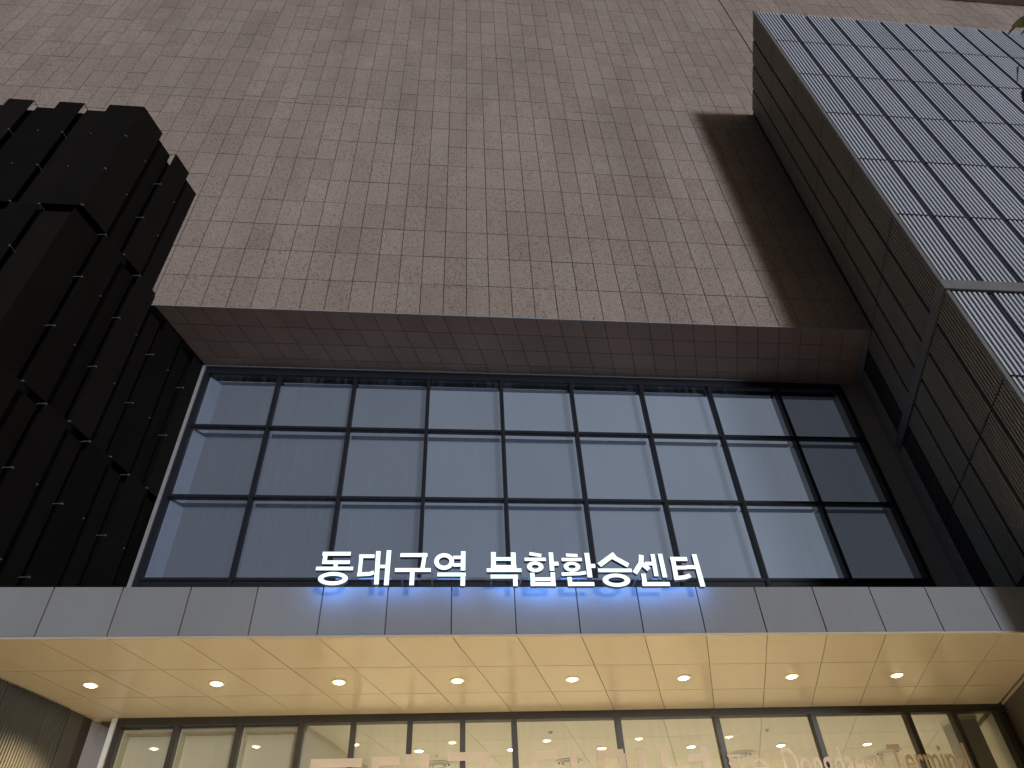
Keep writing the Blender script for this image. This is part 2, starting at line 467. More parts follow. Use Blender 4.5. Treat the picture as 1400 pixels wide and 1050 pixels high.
# projecting cornice with its own tiled underside
b = MB(); b.box(-30, 45, YS-1.5, YS+0.5, ZTOP+0.03, ZTOP+1.8)
cn = child(b, 'cornice', M['stone_smooth'], sb, SB)
b = MB()
for k in range(-40, 58):
    for r in range(2):
        x = CX0+CW*k
        b.box(x+.01, x+CW-.01, YS-1.5+r*0.75+.01, YS-1.5+r*0.75+0.74, ZTOP-0.002, ZTOP+0.028)
cs = b.build('cornice_tile_field', M['stone_smooth'], cn); cs['kind'] = 'stuff'

# ================================================================ WINDOW WALL
WX = [-7.5, -5.26, -2.9, -0.57, 1.77, 4.07, 6.41, 8.74, 11.12, 13.42]
WZ = [10.08, 12.53, 14.97, 17.06]
ww = thing('window_wall', 'wide grid of blue-grey window panes in dark frames below the stone underside', 'window', (3, YW, ZF))
WB = (3, YW, ZF)
for i, x in enumerate(WX):
    b = MB(); w = 0.055 if 0 < i < 9 else 0.07
    b.box(x-w, x+w, YW-0.09, YW+0.12, ZF-0.1, 17.06)
    child(b, 'mullion', M['frame'], ww, WB)
    if 0 < i < 9:
        b = MB(); b.box(x-0.018, x+0.018, YW-0.115, YW-0.0915, ZF-0.1, 17.062)
        child(b, 'mullion_cap', M['frame'], ww, WB)
for z in WZ[:3]:
    for i in range(9):
        b = MB(); b.box(WX[i]+0.057, WX[i+1]-0.057, YW-0.075, YW+0.1, z-0.04, z+0.04)
        child(b, 'transom', M['frame'], ww, WB)
b = MB(); b.box(WX[0]-0.07, WX[-1]+0.07, YW-0.06, YW+0.12, 17.063, 17.33)
child(b, 'head_beam', M['frame'], ww, WB)
b = MB(); b.box(WX[0]-0.17, WX[-1]+0.2, YW-0.10, YW+0.10, 17.332, 17.372)
child(b, 'head_trim', M['alu'], ww, WB)
b = MB(); b.box(WX[0]-0.17, WX[0]-0.072, YW-0.14, YW+0.10, ZF-0.1, 17.33)
child(b, 'jamb_trim', M['alu'], ww, WB)
YB = YW+0.46
for r in range(3):
    for i in range(9):
        b = MB(); b.box(WX[i]+0.05, WX[i+1]-0.05, YW-0.006, YW+0.006, WZ[r]+0.035, WZ[r+1]-(0.035 if r < 2 else -0.01))
        child(b, 'pane', M['glass'], ww, WB)
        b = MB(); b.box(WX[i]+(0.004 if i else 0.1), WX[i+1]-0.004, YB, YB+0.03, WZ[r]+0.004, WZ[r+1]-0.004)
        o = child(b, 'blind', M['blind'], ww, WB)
        o.color = ((0.30, 0.40, 0.56, 0.70, 0.80, 0.90, 1.0, 1.04, 0.32)[i],)*3+(1,)  # glow graded by column to imitate light, with a shaded last column
        if r or 1:
            b = MB(); b.box(WX[i]+0.06, WX[i+1]-0.06, YW+0.30, YB-0.002, WZ[r+1]-0.03, WZ[r+1]-0.005)
            child(b, 'shelf', M['reveal'], ww, WB)
b = MB(); b.prism([(WX[0]+0.062, YW+0.13), (WX[0]+0.085, YW+0.13), (WX[0]+0.36, YB-0.003), (WX[0]+0.062, YB-0.003)], WZ[0], 17.05)
child(b, 'reveal', M['reveal'], ww, WB)
b = MB(); b.box(WX[-1]-0.05, WX[-1]-0.01, YW+0.125, YB+0.03, WZ[0], 17.05)
child(b, 'reveal', M['plain_grey'], ww, WB)
for i in range(9):
    b = MB(); b.box(WX[i]+0.057, WX[i+1]-0.057, YW-0.03, YW+0.05, ZF-0.1, WZ[0]-0.042)
    child(b, 'spandrel_panel', M['frame'], ww, WB)
b = MB(); b.box(-9.5, 16, YB+0.035, YB+0.3, ZF-0.2, ZS+0.02)
child(b, 'back_wall', M['mortar'], ww, WB)
b = MB(); b.prism([(WX[-1]+0.073, YW-0.02), (xr(YW-0.02)-0.01, YW-0.02), (xr(YW)+0.1, YB), (WX[-1]+0.073, YB)], ZF-0.1, 17.33)
child(b, 'return_panel', M['plain_grey'], ww, WB)

# ================================================================ RIBBED METAL BUILDING (right)
YR = 10.17
XC = xr(YR)
rb = thing('ribbed_metal_building', 'tall block clad in pale blue-grey ribbed metal panels with dark joints', 'building', (XC+4, YR, 0))
RB = (XC+4, YR, 0)
ROWS = [-0.02, 2.9, 5.73, 8.57, 11.4, 14.2, 14.54, 17.37, 20.2, 23.03, 25.84, 28.65, 31.46]
PW, NRIB = 1.07, 7
b = MB()
b.prism([(XC+0.06, YR+0.075), (36, YR+0.075), (36, 30), (xr(30)+0.06, 30)], 0, 31.42)
child(b, 'wall_core', M['rib_back'], rb, RB)
def rib_mesh(width, height, nrib, depth=0.07, valley_shade=False):
    """one sheet of trapezoid ribs; x along the sheet, y outwards negative"""
    p = width/nrib
    prof = [(0, 0)]; mi = []
    for i in range(nrib):
        a = i*p
        prof += [(a+p*0.22, 0), (a+p*0.27, -depth*0.55), (a+p*0.30, -depth*0.9), (a+p*0.38, -depth), (a+p*0.70, -depth), (a+p*0.78, -depth*0.9), (a+p*0.81, -depth*0.55), (a+p*0.86, 0)]
        mi += [1, 1, 0, 0, 0, 0, 0, 1]  # valleys and lower flanks take the painted shade
    prof.append((width, 0)); mi.append(1)
    b = MB(); n = len(prof)
    vs = [(x, y, 0) for x, y in prof]+[(x, y, height) for x, y in prof]+[(0, 0.012, 0), (width, 0.012, 0), (0, 0.012, height), (width, 0.012, height)]
    for i in range(n-1): b.add([], []); b.f.append([i, i+1, n+i+1, n+i]); b.mi.append(mi[i] if valley_shade else 0); b.tone.append(None)
    b.v = vs
    b.f.append([2*n+1, 2*n, 2*n+2, 2*n+3]); b.mi.append(0); b.tone.append(None)
    return b
cache = {}
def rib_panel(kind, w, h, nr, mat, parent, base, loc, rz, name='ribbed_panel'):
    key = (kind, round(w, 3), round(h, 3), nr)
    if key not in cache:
        cache[key] = rib_mesh(w, h, nr, valley_shade=True).mesh(name, [mat, M['rib_valley']])
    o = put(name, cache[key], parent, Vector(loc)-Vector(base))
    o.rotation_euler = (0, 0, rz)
    return o
JW = 0.14
for r in range(len(ROWS)-1):
    z0, z1 = ROWS[r], ROWS[r+1]
    if abs(z1-z0) < 0.5: continue
    for c in range(17):
        x0 = XC+0.10+PW*c
        x1 = XC+0.10+PW*(c+1)-JW
        if x1 > 30: continue
        rib_panel('front', x1-x0, z1-z0-0.06, NRIB, M['rib'], rb, RB, (x0, YR+0.055, z0+0.02), 0)
# side facing the stone wall: sheets follow the oblique line
ANG = math.pi/2-SK                       # direction of the side in plan
sdx, sdy = math.cos(ANG), math.sin(ANG)
SIDE_LEN = (YW-YR)/math.cos(SK)
SCOL = [0.10, 1.20, 2.28, 3.37, 4.45, 5.53]
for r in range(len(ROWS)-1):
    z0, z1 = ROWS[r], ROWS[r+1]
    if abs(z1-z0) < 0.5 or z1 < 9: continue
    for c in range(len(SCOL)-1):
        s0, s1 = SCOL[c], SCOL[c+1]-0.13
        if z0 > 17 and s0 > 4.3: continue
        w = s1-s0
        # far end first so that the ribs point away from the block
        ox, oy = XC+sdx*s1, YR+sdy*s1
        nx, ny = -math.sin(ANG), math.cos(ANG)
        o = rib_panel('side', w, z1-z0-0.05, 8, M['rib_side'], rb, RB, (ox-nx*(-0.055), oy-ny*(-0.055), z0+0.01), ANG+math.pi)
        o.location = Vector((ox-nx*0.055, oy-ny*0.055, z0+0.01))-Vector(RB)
b = MB()
b.prism([(XC-0.012, YR-0.012), (XC+0.09, YR-0.012), (XC+0.09, YR+0.07), (XC+0.05+sdx*0.08, YR+0.08), (XC-0.02+sdx*0.085, YR+sdy*0.085)], 0, 14.19)
child(b, 'corner_trim', M['band'], rb, RB)
b = MB()
b.prism([(XC-0.012, YR-0.012), (XC+0.09, YR-0.012), (XC+0.09, YR+0.07), (XC+0.05+sdx*0.08, YR+0.08), (XC-0.02+sdx*0.085, YR+sdy*0.085)], 14.55, 31.47)
child(b, 'corner_trim', M['band'], rb, RB)
b = MB()
b.prism([(XC-0.07, YR-0.07), (36, YR-0.07), (36, YR+0.074), (XC+0.05, YR+0.074)], 14.2, 14.53)
child(b, 'storey_band', M['band'], rb, RB)
L = 6.9
b = MB()
b.prism([(XC-0.07, YR-0.066), (XC+0.05, YR+0.08), (XC+0.05+sdx*L, YR+0.08+sdy*L), (XC-0.065+sdx*L, YR-0.05+sdy*L)], 14.2, 14.532)
child(b, 'storey_band', M['band'], rb, RB)
# louvre strip and plain strip at the inner end of the side
def side_strip(s0, s1, z0, z1, inset, name, mat):
    b = MB(); nx, ny = -math.sin(ANG), math.cos(ANG)
    p0 = (XC+sdx*s0, YR+sdy*s0); p1 = (XC+sdx*s1, YR+sdy*s1)
    b.prism([(p0[0]-nx*inset, p0[1]-ny*inset), (p1[0]-nx*inset, p1[1]-ny*inset), (p1[0]-nx*(inset+0.1), p1[1]-ny*(inset+0.1)), (p0[0]-nx*(inset+0.1), p0[1]-ny*(inset+0.1))], z0, z1)
    return child(b, name, mat, rb, RB)
side_strip(6.50, 7.27, ZF-0.1, ZS, 0.0, 'plain_strip', M['plain_grey'])
for zz0, zz1 in ((7.7, 11.38), (11.46, 14.18), (14.56, 17.30)):
    zz = zz0
    while zz < zz1-0.05:
        side_strip(5.56, 6.46, zz, zz+0.05, 0.02, 'louvre_blade', M['louvre']); zz += 0.085
side_strip(5.0, 5.4, ZS+0.02, 31.3, 0.03, 'joint_strip', M['rib_back'])

# ================================================================ DARK FOLDED TOWER (left)
YT = 11.42
XT = xl(YT)
tw = thing('dark_folded_tower', 'near-black block of staggered upright metal sheets held off by small brackets', 'building', (XT-3, YT, 0))
TB = (XT-3, YT, 0)
REC = 0.21
cT, sT = math.cos(SK), math.sin(SK)
nxs, nys = cT, -sT                        # outward normal of the side
TIER = [1.7, 7.05, 12.40, 17.78, 23.1]
b = MB()
i0 = (XT-REC*1.05*cT-0.10, YT+REC+0.05)
i1 = (xl(19)-REC*1.0*cT-0.12, 19)
b.prism([(-24, YT+REC+0.05), i0, i1, (-24, 19)], 0, 22.95)
child(b, 'wall_core', M['dark'], tw, TB)
def bar(b, p, q, r=0.012): b.tube(p, q, r, r, 5)
# side strips: boundaries along the oblique line, given as y
SY = [YT, 12.30]+[12.30+0.695*i for i in range(1, 8)]
for t in range(len(TIER)-1):
    z0, z1 = TIER[t], TIER[t+1]
    for i in range(len(SY)-1):
        if z1 > 18 and SY[i] > 14.3: continue
        y0, y1 = SY[i], SY[i+1]
        if z1 > 18 and y1 > 14.3: y1 = YS-0.008
        proud = (i+t) % 2 == 1
        d = 0.0 if proud else REC
        th = 0.02
        a0 = (xl(y0)-nxs*d, y0-nys*d); a1 = (xl(y1)-nxs*d, y1-nys*d)
        g = 0.004
        b = MB()
        b.prism([a0, a1, (a1[0]-nxs*th, a1[1]-nys*th), (a0[0]-nxs*th, a0[1]-nys*th)], z0+g, z1-g-(0 if proud else 0.03))
        if proud:                          # folded return at the far end
            b.prism([(a1[0]-nxs*th, a1[1]-nys*th), (a1[0]-nxs*th-sT*th, a1[1]-nys*th-cT*th), (a1[0]-nxs*REC-sT*th, a1[1]-nys*REC-cT*th), (a1[0]-nxs*REC, a1[1]-nys*REC)], z0+g, z1-g)
        child(b, 'sheet', M['dark'], tw, TB)
        if proud:
            for q in range(4):
                z = z0+(z1-z0)*(q/3.0)
                z = min(max(z, z0+0.03), z1-0.03)
                b = MB()
                bar(b, (a0[0]-nxs*0.02, a0[1]-nys*0.02, z), (a0[0]-nxs*REC-sT*0.04, a0[1]-nys*REC-cT*0.04, z))
                b.tube((a0[0]+nxs*0.012, a0[1]+nys*0.012+0.02, z), (a0[0]-nxs*0.03, a0[1]-nys*0.03+0.02, z), 0.028, 0.028, 6)
                child(b, 'bracket', M['bracket'], tw, TB)
                if 0 < q < 3:
                    b = MB(); b.tube((a1[0]+nxs*0.014, a1[1]+nys*0.014-0.05, z), (a1[0]-nxs*0.01, a1[1]-nys*0.01-0.05, z), 0.022, 0.022, 6)
                    child(b, 'bolt', M['bracket'], tw, TB)
FX = [XT, XT-1.03]+[XT-1.03-0.735*i for i in range(1, 13)]
for t in range(len(TIER)-1):
    z0, z1 = TIER[t], TIER[t+1]
    for i in range(len(FX)-1):
        x1, x0 = FX[i], FX[i+1]
        proud = (i+t) % 2 == 1
        d = 0.0 if proud else REC
        if i == 0 and not proud: x1 -= REC*0.9
        b = MB()
        b.box(x0, x1, YT+d, YT+d+0.02, z0+0.004, z1-0.004-(0 if proud else 0.03))
        if proud: b.box(x0, x0+0.02, YT+0.021, YT+REC, z0+0.004, z1-0.004)
        child(b, 'sheet', M['dark'], tw, TB)
        if proud:
            for q in range(4):
                z = min(max(z0+(z1-z0)*q/3.0, z0+0.03), z1-0.03)
                b = MB(); bar(b, (x1, YT+0.02, z), (x1+0.03, YT+REC+0.02, z))
                b.tube((x1-0.02, YT-0.01, z), (x1-0.02, YT+0.03, z), 0.028, 0.028, 6)
                child(b, 'bracket', M['bracket'], tw, TB)
                if 0 < q < 3:
                    b = MB(); b.tube((x0+0.05, YT-0.014, z), (x0+0.05, YT+0.01, z), 0.022, 0.022, 6)
                    child(b, 'bolt', M['bracket'], tw, TB)
# ribbed lower wall and pale end panel below the canopy
sw = thing('ribbed_side_wall', 'khaki ribbed metal wall with pale grey end panel beside the entrance', 'wall', (xl(15), 15, 0))
SWB = (xl(15), 15, 0)
ux, uy = sT, cT
def sidewall_panel(y0, y1, z0, z1, nr):
    w = (y1-y0)/cT
    key = ('sw', round(w, 3), round(z1-z0, 3), nr)
    if key not in cache: cache[key] = rib_mesh(w, z1-z0-0.02, nr, 0.03).mesh('ribbed_panel', M['olive_rib'])
    o = put('ribbed_panel', cache[key], sw, Vector((xl(y0)+0.20*nxs, y0+0.20*nys, z0+0.01))-Vector(SWB))
    o.rotation_euler = (0, 0, math.pi/2-SK)
    return o
for y0, y1, nr in ((12.7, 13.7, 12), (13.72, 14.75, 12), (14.77, 15.8, 16), (15.82, 16.35, 6)):
    sidewall_panel(y0, y1, 0.0, 5.3, nr if nr > 12 else nr-3)
    sidewall_panel(y0, y1, 5.3, ZC-0.01, nr)
def sw_flat(y0, y1, z0, z1, off, name, mat):
    b = MB(); b.prism([(xl(y0)+off*nxs, y0+off*nys), (xl(y1)+off*nxs, y1+off*nys), (xl(y1)-0.1*nxs, y1-0.1*nys), (xl(y0)-0.1*nxs, y0-0.1*nys)], z0, z1)
    return child(b, name, mat, sw, SWB)
sw_flat(16.38, 16.78, 0, ZC-0.012, 0.20, 'flat_panel', M['olive_rib'])
sw_flat(16.79, 17.05, 0, ZC-0.014, 0.17, 'flat_panel', M['bronze'])
sw_flat(17.06, 18.05, 0, ZC-0.013, 0.16, 'end_panel', M['grey_panel'])
sw_flat(12.7, 16.8, 0, ZC-0.02, 0.15, 'backing', M['bronze'])

# ================================================================ ENTRANCE CANOPY
ca = thing('entrance_canopy', 'long flat canopy with grey panel fascia and cream panelled underside', 'canopy', (2, YC, ZC))
CB = (2, YC, ZC)
PWC, PX0 = 1.198, -6.983
for k in range(-3, 17):
    xa, xb = PX0+PWC*k, PX0+PWC*(k+1)
    c0, c1 = max(xa, xl(YC)+0.03), min(xb, xr(YC)-0.03)
    if c1-c0 > 0.1:
        b = MB(); g = 0.012
        dy = random.uniform(-0.002, 0.002)
        b.box(c0+g, c1-g, YC+dy, YC+0.03, ZC+0.028, ZF+random.uniform(-.002, .002))
        child(b, 'fascia_panel', M['fascia'], ca, CB)
    for (y0, y1) in ((YC+0.06, 14.17), (14.17, 15.68), (15.68, YW-0.03)):
        a0, a1 = sk(xa, YC, y0), sk(xb, YC, y0)
        lo, hi = xl(y0)+0.22, sk(13.77, YW, y0)
        c0, c1 = max(a0, lo), min(a1, hi)
        if c1-c0 < 0.08: continue
        dx = (y1-y0)*TS; g = 0.007
        b = MB()
        b.prism([(c0+g, y0+g), (c1-g, y0+g), (c1-g+dx, y1-g), (c0+g+dx, y1-g)], ZC+random.uniform(-.0015, .0015), ZC+0.02)
        child(b, 'soffit_panel', M['soffit'], ca, CB)
b = MB(); b.prism([(xl(YC)+0.03, YC+0.002), (xr(YC)-0.03, YC+0.002), (xr(YC)-0.02, YC+0.058), (xl(YC)+0.05, YC+0.058)], ZC-0.012, ZC+0.024)
child(b, 'edge_trim', M['edge'], ca, CB)
b = MB(); b.prism([(xl(YC)+0.01, YC+0.033), (xr(YC)-0.01, YC+0.033), (xr(YW)-0.01, YW-0.1), (xl(YW)+0.01, YW-0.1)], ZC+0.026, ZF-0.06)
child(b, 'deck', M['soffit_gap'], ca, CB)
b = MB(); b.prism([(xl(YW)+0.2, YW-0.028), (-6.93, YW-0.028), (-6.93+0.35, 18.05), (xl(18.05)+0.2, 18.05)], ZC+0.001, ZC+0.02)
child(b, 'soffit_panel', M['soffit'], ca, CB)
b = MB(); b.prism([(sk(13.785, YW, YC+0.07), YC+0.07), (sk(13.83, YW, YC+0.07), YC+0.07), (13.83, YW), (13.785, YW)], ZC-0.02, ZC+0.018)
child(b, 'side_trim', M['edge'], ca, CB)
b = MB(); b.prism([(xl(YC+0.07)+0.19, YC+0.07), (xl(YC+0.07)+0.215, YC+0.07), (xl(18)+0.215, 18), (xl(18)+0.19, 18)], ZC-0.02, ZC-0.002)
child(b, 'side_trim', M['edge'], ca, CB)
rw = thing('entrance_side_wall', 'dark bronze flat wall closing the entrance beneath the canopy end', 'wall', (14, 15.5, 0))
b = MB()
b.prism([(sk(13.84, YW, YC+0.1), YC+0.1), (sk(14.3, YW, YC+0.1), YC+0.1), (14.3+.7, YW+2), (13.84+.7, YW+2)], 0, ZC+0.024)
b.build('panel', M['bronze_wall'], rw, (-14, -15.5, 0))

# ---- downlights in the canopy
def disc(b, r, z0, z1, n=20, mi=0, cx=0, cy=0):
    b.prism([(cx+r*math.cos(2*math.pi*i/n), cy+r*math.sin(2*math.pi*i/n)) for i in range(n)], z0, z1, mi)
def ring(b, r0, r1, z0, z1, n=24, mi=0):
    vs = []; fs = []
    for r, z in ((r1, z0), (r0, z0), (r0, z1), (r1, z1)):
        vs += [(r*math.cos(2*math.pi*i/n), r*math.sin(2*math.pi*i/n), z) for i in range(n)]
    for a in range(4):
        c = (a+1) % 4
        for i in range(n): fs.append([a*n+i, c*n+i, c*n+(i+1) % n, a*n+(i+1) % n])
    b.add(vs, fs, mi)
b = MB(); ring(b, 0.125, 0.16, -0.012, 0.0); ring_me = b.mesh('trim_ring', M['white_metal'])
def dome(b, r, h, n=20, k=5):
    vs = []; fs = []
    for a in range(k):
        t = a/(k-1)*math.pi/2*0.96
        vs += [(r*math.cos(t)*math.cos(2*math.pi*i/n), r*math.cos(t)*math.sin(2*math.pi*i/n), -0.002-h*math.sin(t)) for i in range(n)]
    for a in range(k-1):
        for i in range(n): fs.append([a*n+(i+1) % n, a*n+i, (a+1)*n+i, (a+1)*n+(i+1) % n])
    fs.append([(k-1)*n+i for i in reversed(range(n))])
    b.add(vs, fs)
b = MB(); dome(b, 0.123, 0.035); lens_me = b.mesh('lens', M['lens'])
b = MB(); dome(b, 0.123, 0.02); lens2_me = b.mesh('lens', M['lobby_lens'])
def downlight(name, loc, label, group, lens, power, col, spot=150):
    t = thing(name, label, 'downlight', loc, group)
    put('trim_ring', ring_me, t); put('lens', lens, t)
    ld = bpy.data.lights.new('lamp', 'SPOT'); ld.energy = power; ld.color = col
    ld.spot_size = math.radians(spot); ld.spot_blend = 1.0; ld.shadow_soft_size = 0.1
    lo = bpy.data.objects.new('lamp', ld); COL.objects.link(lo); lo.parent = t; lo.location = (0, 0, -0.12)
    return t
for i in range(8):
    x = PX0-PWC/2+2*PWC*i+(14.92-YC)*TS
    downlight('downlight', (x, 14.92, ZC-0.002), 'round warm white downlight recessed in the cream canopy underside', 'downlights in the canopy underside', lens_me, 1850, (1.0, 0.78, 0.46), 125)

# ================================================================ GLASS ENTRANCE
ge = thing('glass_entrance', 'row of tall lit glass panes in dark bronze frames under the canopy', 'glass front', (3, YW, 0))
GB = (3, YW, 0)
GX = [-6.87, -5.66, -4.33, -3.0, -1.86, -0.61, 0.57, 1.74, 4.15, 6.5, 8.86, 11.24, 12.42, 13.6]
for i, x in enumerate(GX):
    w = 0.06
    b = MB(); b.box(x-w, x+w, YW-0.06, YW+0.14, 0.0, 6.64)
    child(b, 'mullion', M['bronze'], ge, GB)
b = MB(); b.box(GX[0]-0.06, GX[-1]+0.16, YW-0.065, YW+0.14, 6.643, ZC+0.02)
child(b, 'head_rail', M['bronze'], ge, GB)
for z in (2.6,):
    for i in range(len(GX)-1):
        b = MB(); b.box(GX[i]+0.062, GX[i+1]-0.062, YW-0.04, YW+0.1, z-0.06, z+0.06)
        child(b, 'transom', M['bronze'], ge, GB)
for i in range(len(GX)-1):
    b = MB(); b.box(GX[i]+0.055, GX[i+1]-0.055, YW+0.03, YW+0.04, 0.05, 6.65)
    child(b, 'pane', M['door_glass'], ge, GB)
b = MB(); b.box(GX[0]-0.16, GX[0]-0.062, YW-0.12, YW+0.14, 0, 6.80)
child(b, 'jamb_trim', M['white_metal'], ge, GB)
b = MB(); b.box(GX[-1]+0.062, GX[-1]+0.17, YW-0.02, YW+0.14, 0, 6.64)
child(b, 'jamb_trim', M['bronze'], ge, GB)
# boarded panes at one end
for i in range(3):
    b = MB(); b.box(GX[i]+0.10, GX[i+1]-0.03, YW+0.42, YW+0.45, 0.05, 6.56)
    child(b, 'lining_board', M['board'], ge, GB)
    b = MB(); b.box(GX[i]+0.05, GX[i]+0.09, YW+0.142, YW+0.45, 0.05, 6.6)
    child(b, 'reveal', M['board'], ge, GB)
    b = MB(); b.box(GX[i]+0.062, GX[i+1]-0.062, YW+0.145, YW+0.45, 6.565, 6.62)
    child(b, 'reveal', M['board'], ge, GB)

# ================================================================ LOBBY
ZL = 6.74
lc = thing('lobby_ceiling', None, None, (3, 20, ZL)); lc['kind'] = 'structure'
LB = (3, 20, ZL)
b = MB(); b.box(-8, 17, YW+0.15, 27.2, ZL+0.03, ZL+0.3)
child(b, 'ceiling_deck', M['soffit_gap'], lc, LB)
ys = [YW+0.16, 18.9, 20.4, 21.9, 23.4, 24.9, 27.1]
for r in range(6):
    y0, y1 = ys[r], ys[r+1]
    for k in range(-5, 7):
        a0 = sk(3.0+2.44*k, 17.7, y0); a1 = a0+2.44
        if r == 0: c0, c1 = max(a0, -6.7), min(a1, 13.5)
        else: c0, c1 = max(a0, -7), min(a1, 15.3)
        if c1-c0 < 0.15: continue
        dx = (y1-y0)*TS; g = 0.006
        b = MB(); b.prism([(c0+g, y0+g), (c1-g, y0+g), (c1-g+dx, y1-g), (c0+g+dx, y1-g)], ZL, ZL+0.02)
        child(b, 'ceiling_panel', M['ceil'], lc, LB)
one('lobby_back_wall', M['lobby_wall'], None, lambda b: b.box(-7.0, 16.9, 27.0, 27.2, 0, ZL+0.02), 'structure')
one('lobby_end_wall', M['lobby_wall'], None, lambda b: b.prism([(-3.1, YW+0.5), (-2.95, YW+0.5), (-2.95+3, 27), (-3.1+3, 27)], 0.03, ZL-0.002), 'structure')
one('lobby_right_wall', M['lobby_wall'], None, lambda b: b.prism([(13.66, YW+0.15), (13.8, YW+0.15), (13.8+3.4, 27), (13.66+3.4, 27)], 0.03, ZL-0.002), 'structure')
lcol = thing('lobby_column', 'greenish grey upright column inside the glass beside the end pane', 'column', (13.1, 17.9, 0.03))
b = MB(); b.box(-0.28, 0.28, -0.3, 0.3, 0.16, ZL-0.13); b.build('shaft', M['column'], lcol)
b = MB(); b.box(-0.31, 0.31, -0.33, 0.33, 0, 0.158); b.build('base', M['bronze'], lcol)
b = MB(); b.box(-0.30, 0.30, -0.32, 0.32, ZL-0.128, ZL-0.033); b.build('cap', M['lobby_wall'], lcol)
for x in (-2.85, -0.45, 1.93, 4.3, 6.72, 9.22, 11.7):
    downlight('lobby_downlight', (x, 19.66+0.022*(x+2.85), ZL-0.002), 'round downlight in the lobby ceiling behind the entrance glass', 'downlights in the lobby ceiling', lens2_me, 560, (1.0, 0.90, 0.73))
for x in (-0.5, 2.5, 5.5, 8.5, 11.5):
    downlight('lobby_downlight', (x+1.0, 23.6, ZL-0.002), 'round downlight in the lobby ceiling behind the entrance glass', 'downlights in the lobby ceiling', lens2_me, 560, (1.0, 0.90, 0.73))
b = MB(); ring(b, 0.30, 0.38, -0.03, 0.0); dr1 = b.mesh('outer_ring', M['white_metal'])
b = MB(); ring(b, 0.20, 0.25, -0.045, -0.004); dr2 = b.mesh('inner_ring', M['white_metal'])
b = MB(); disc(b, 0.299, -0.003, -0.0005); dr3 = b.mesh('slot', M['vent_dark'])
b = MB(); disc(b, 0.14, -0.05, -0.02); dr4 = b.mesh('centre_disc', M['white_metal'])
for x, y in ((0.07, 20.99), (3.6, 21.05), (8.35, 20.7), (12.7, 20.8)):
    t = thing('air_diffuser', 'round ring air diffuser in the lobby ceiling behind the glass', 'air vent', (x, y, ZL-0.002), 'ring air diffusers in the lobby ceiling')
    put('outer_ring', dr1, t); put('inner_ring', dr2, t); put('slot', dr3, t); put('centre_disc', dr4, t)
for x, y in ((0.0, 20.15), (2.75, 18.35), (8.3, 18.5)):
    t = thing('smoke_detector', 'small white round detector on the lobby ceiling', 'detector', (x, y, ZL-0.002), 'detectors on the lobby ceiling')
    b = MB(); disc(b, 0.065, -0.02, 0); b.build('base', M['white_metal'], t)
    b = MB(); disc(b, 0.04, -0.05, -0.0205); b.build('cap', M['white_metal'], t)

# ================================================================ ILLUMINATED SIGN
def stroke(pts, w):
    """outline of a stroke through xz points, mitred, width w"""
    n = len(pts); L = []; R = []
    for i in range(n):
        if i == 0: d = pts[1]-pts[0]
        elif i == n-1: d = pts[-1]-pts[-2]
        else: d = (pts[i+1]-pts[i]).normalized()+(pts[i]-pts[i-1]).normalized()
        d = d.normalized(); nn = Vector((-d.y, d.x))
        L.append(pts[i]+nn*w/2); R.append(pts[i]-nn*w/2)
    return [tuple(p) for p in L]+[tuple(p) for p in reversed(R)]

def add_stroke(b, pts, w, y0, y1, mi=0, side=None):
    for i in range(len(pts)-1):
        e = 0.0
        p, q = pts[i].copy(), pts[i+1].copy()
        d = (q-p).normalized()
        if i > 0: p -= d*w*0.22
        if i < len(pts)-2: q += d*w*0.22
        b.plate(stroke([p, q], w), y0+0.0006*(len(b.v) % 17)/17, y1, mi, side)

def add_oval(b, c, ro, ri, y0, y1, mi=0, side=None, n=28):
    for i in range(n):
        t0, t1 = 2*math.pi*i/n, 2*math.pi*(i+1)/n
        P = lambda t, r: (c.x+r[0]*math.cos(t), c.y+r[1]*math.sin(t))
        poly = [P(t0, ri), P(t0, ro), P(t1, ro), P(t1, ri)]
        a = [(x, y0, z) for x, z in poly]+[(x, y1, z) for x, z in poly]
        area = sum(poly[k][0]*poly[(k+1) % 4][1]-poly[(k+1) % 4][0]*poly[k][1] for k in range(4))
        fr = [0, 1, 2, 3] if area > 0 else [3, 2, 1, 0]
        b.add(a, [fr], mi)
        b.add(a, [[1, 2, 6, 5], [3, 0, 4, 7]], mi if side is None else side)
        b.add(a, [[4+k for k in reversed(fr)]], mi if side is None else side+1)

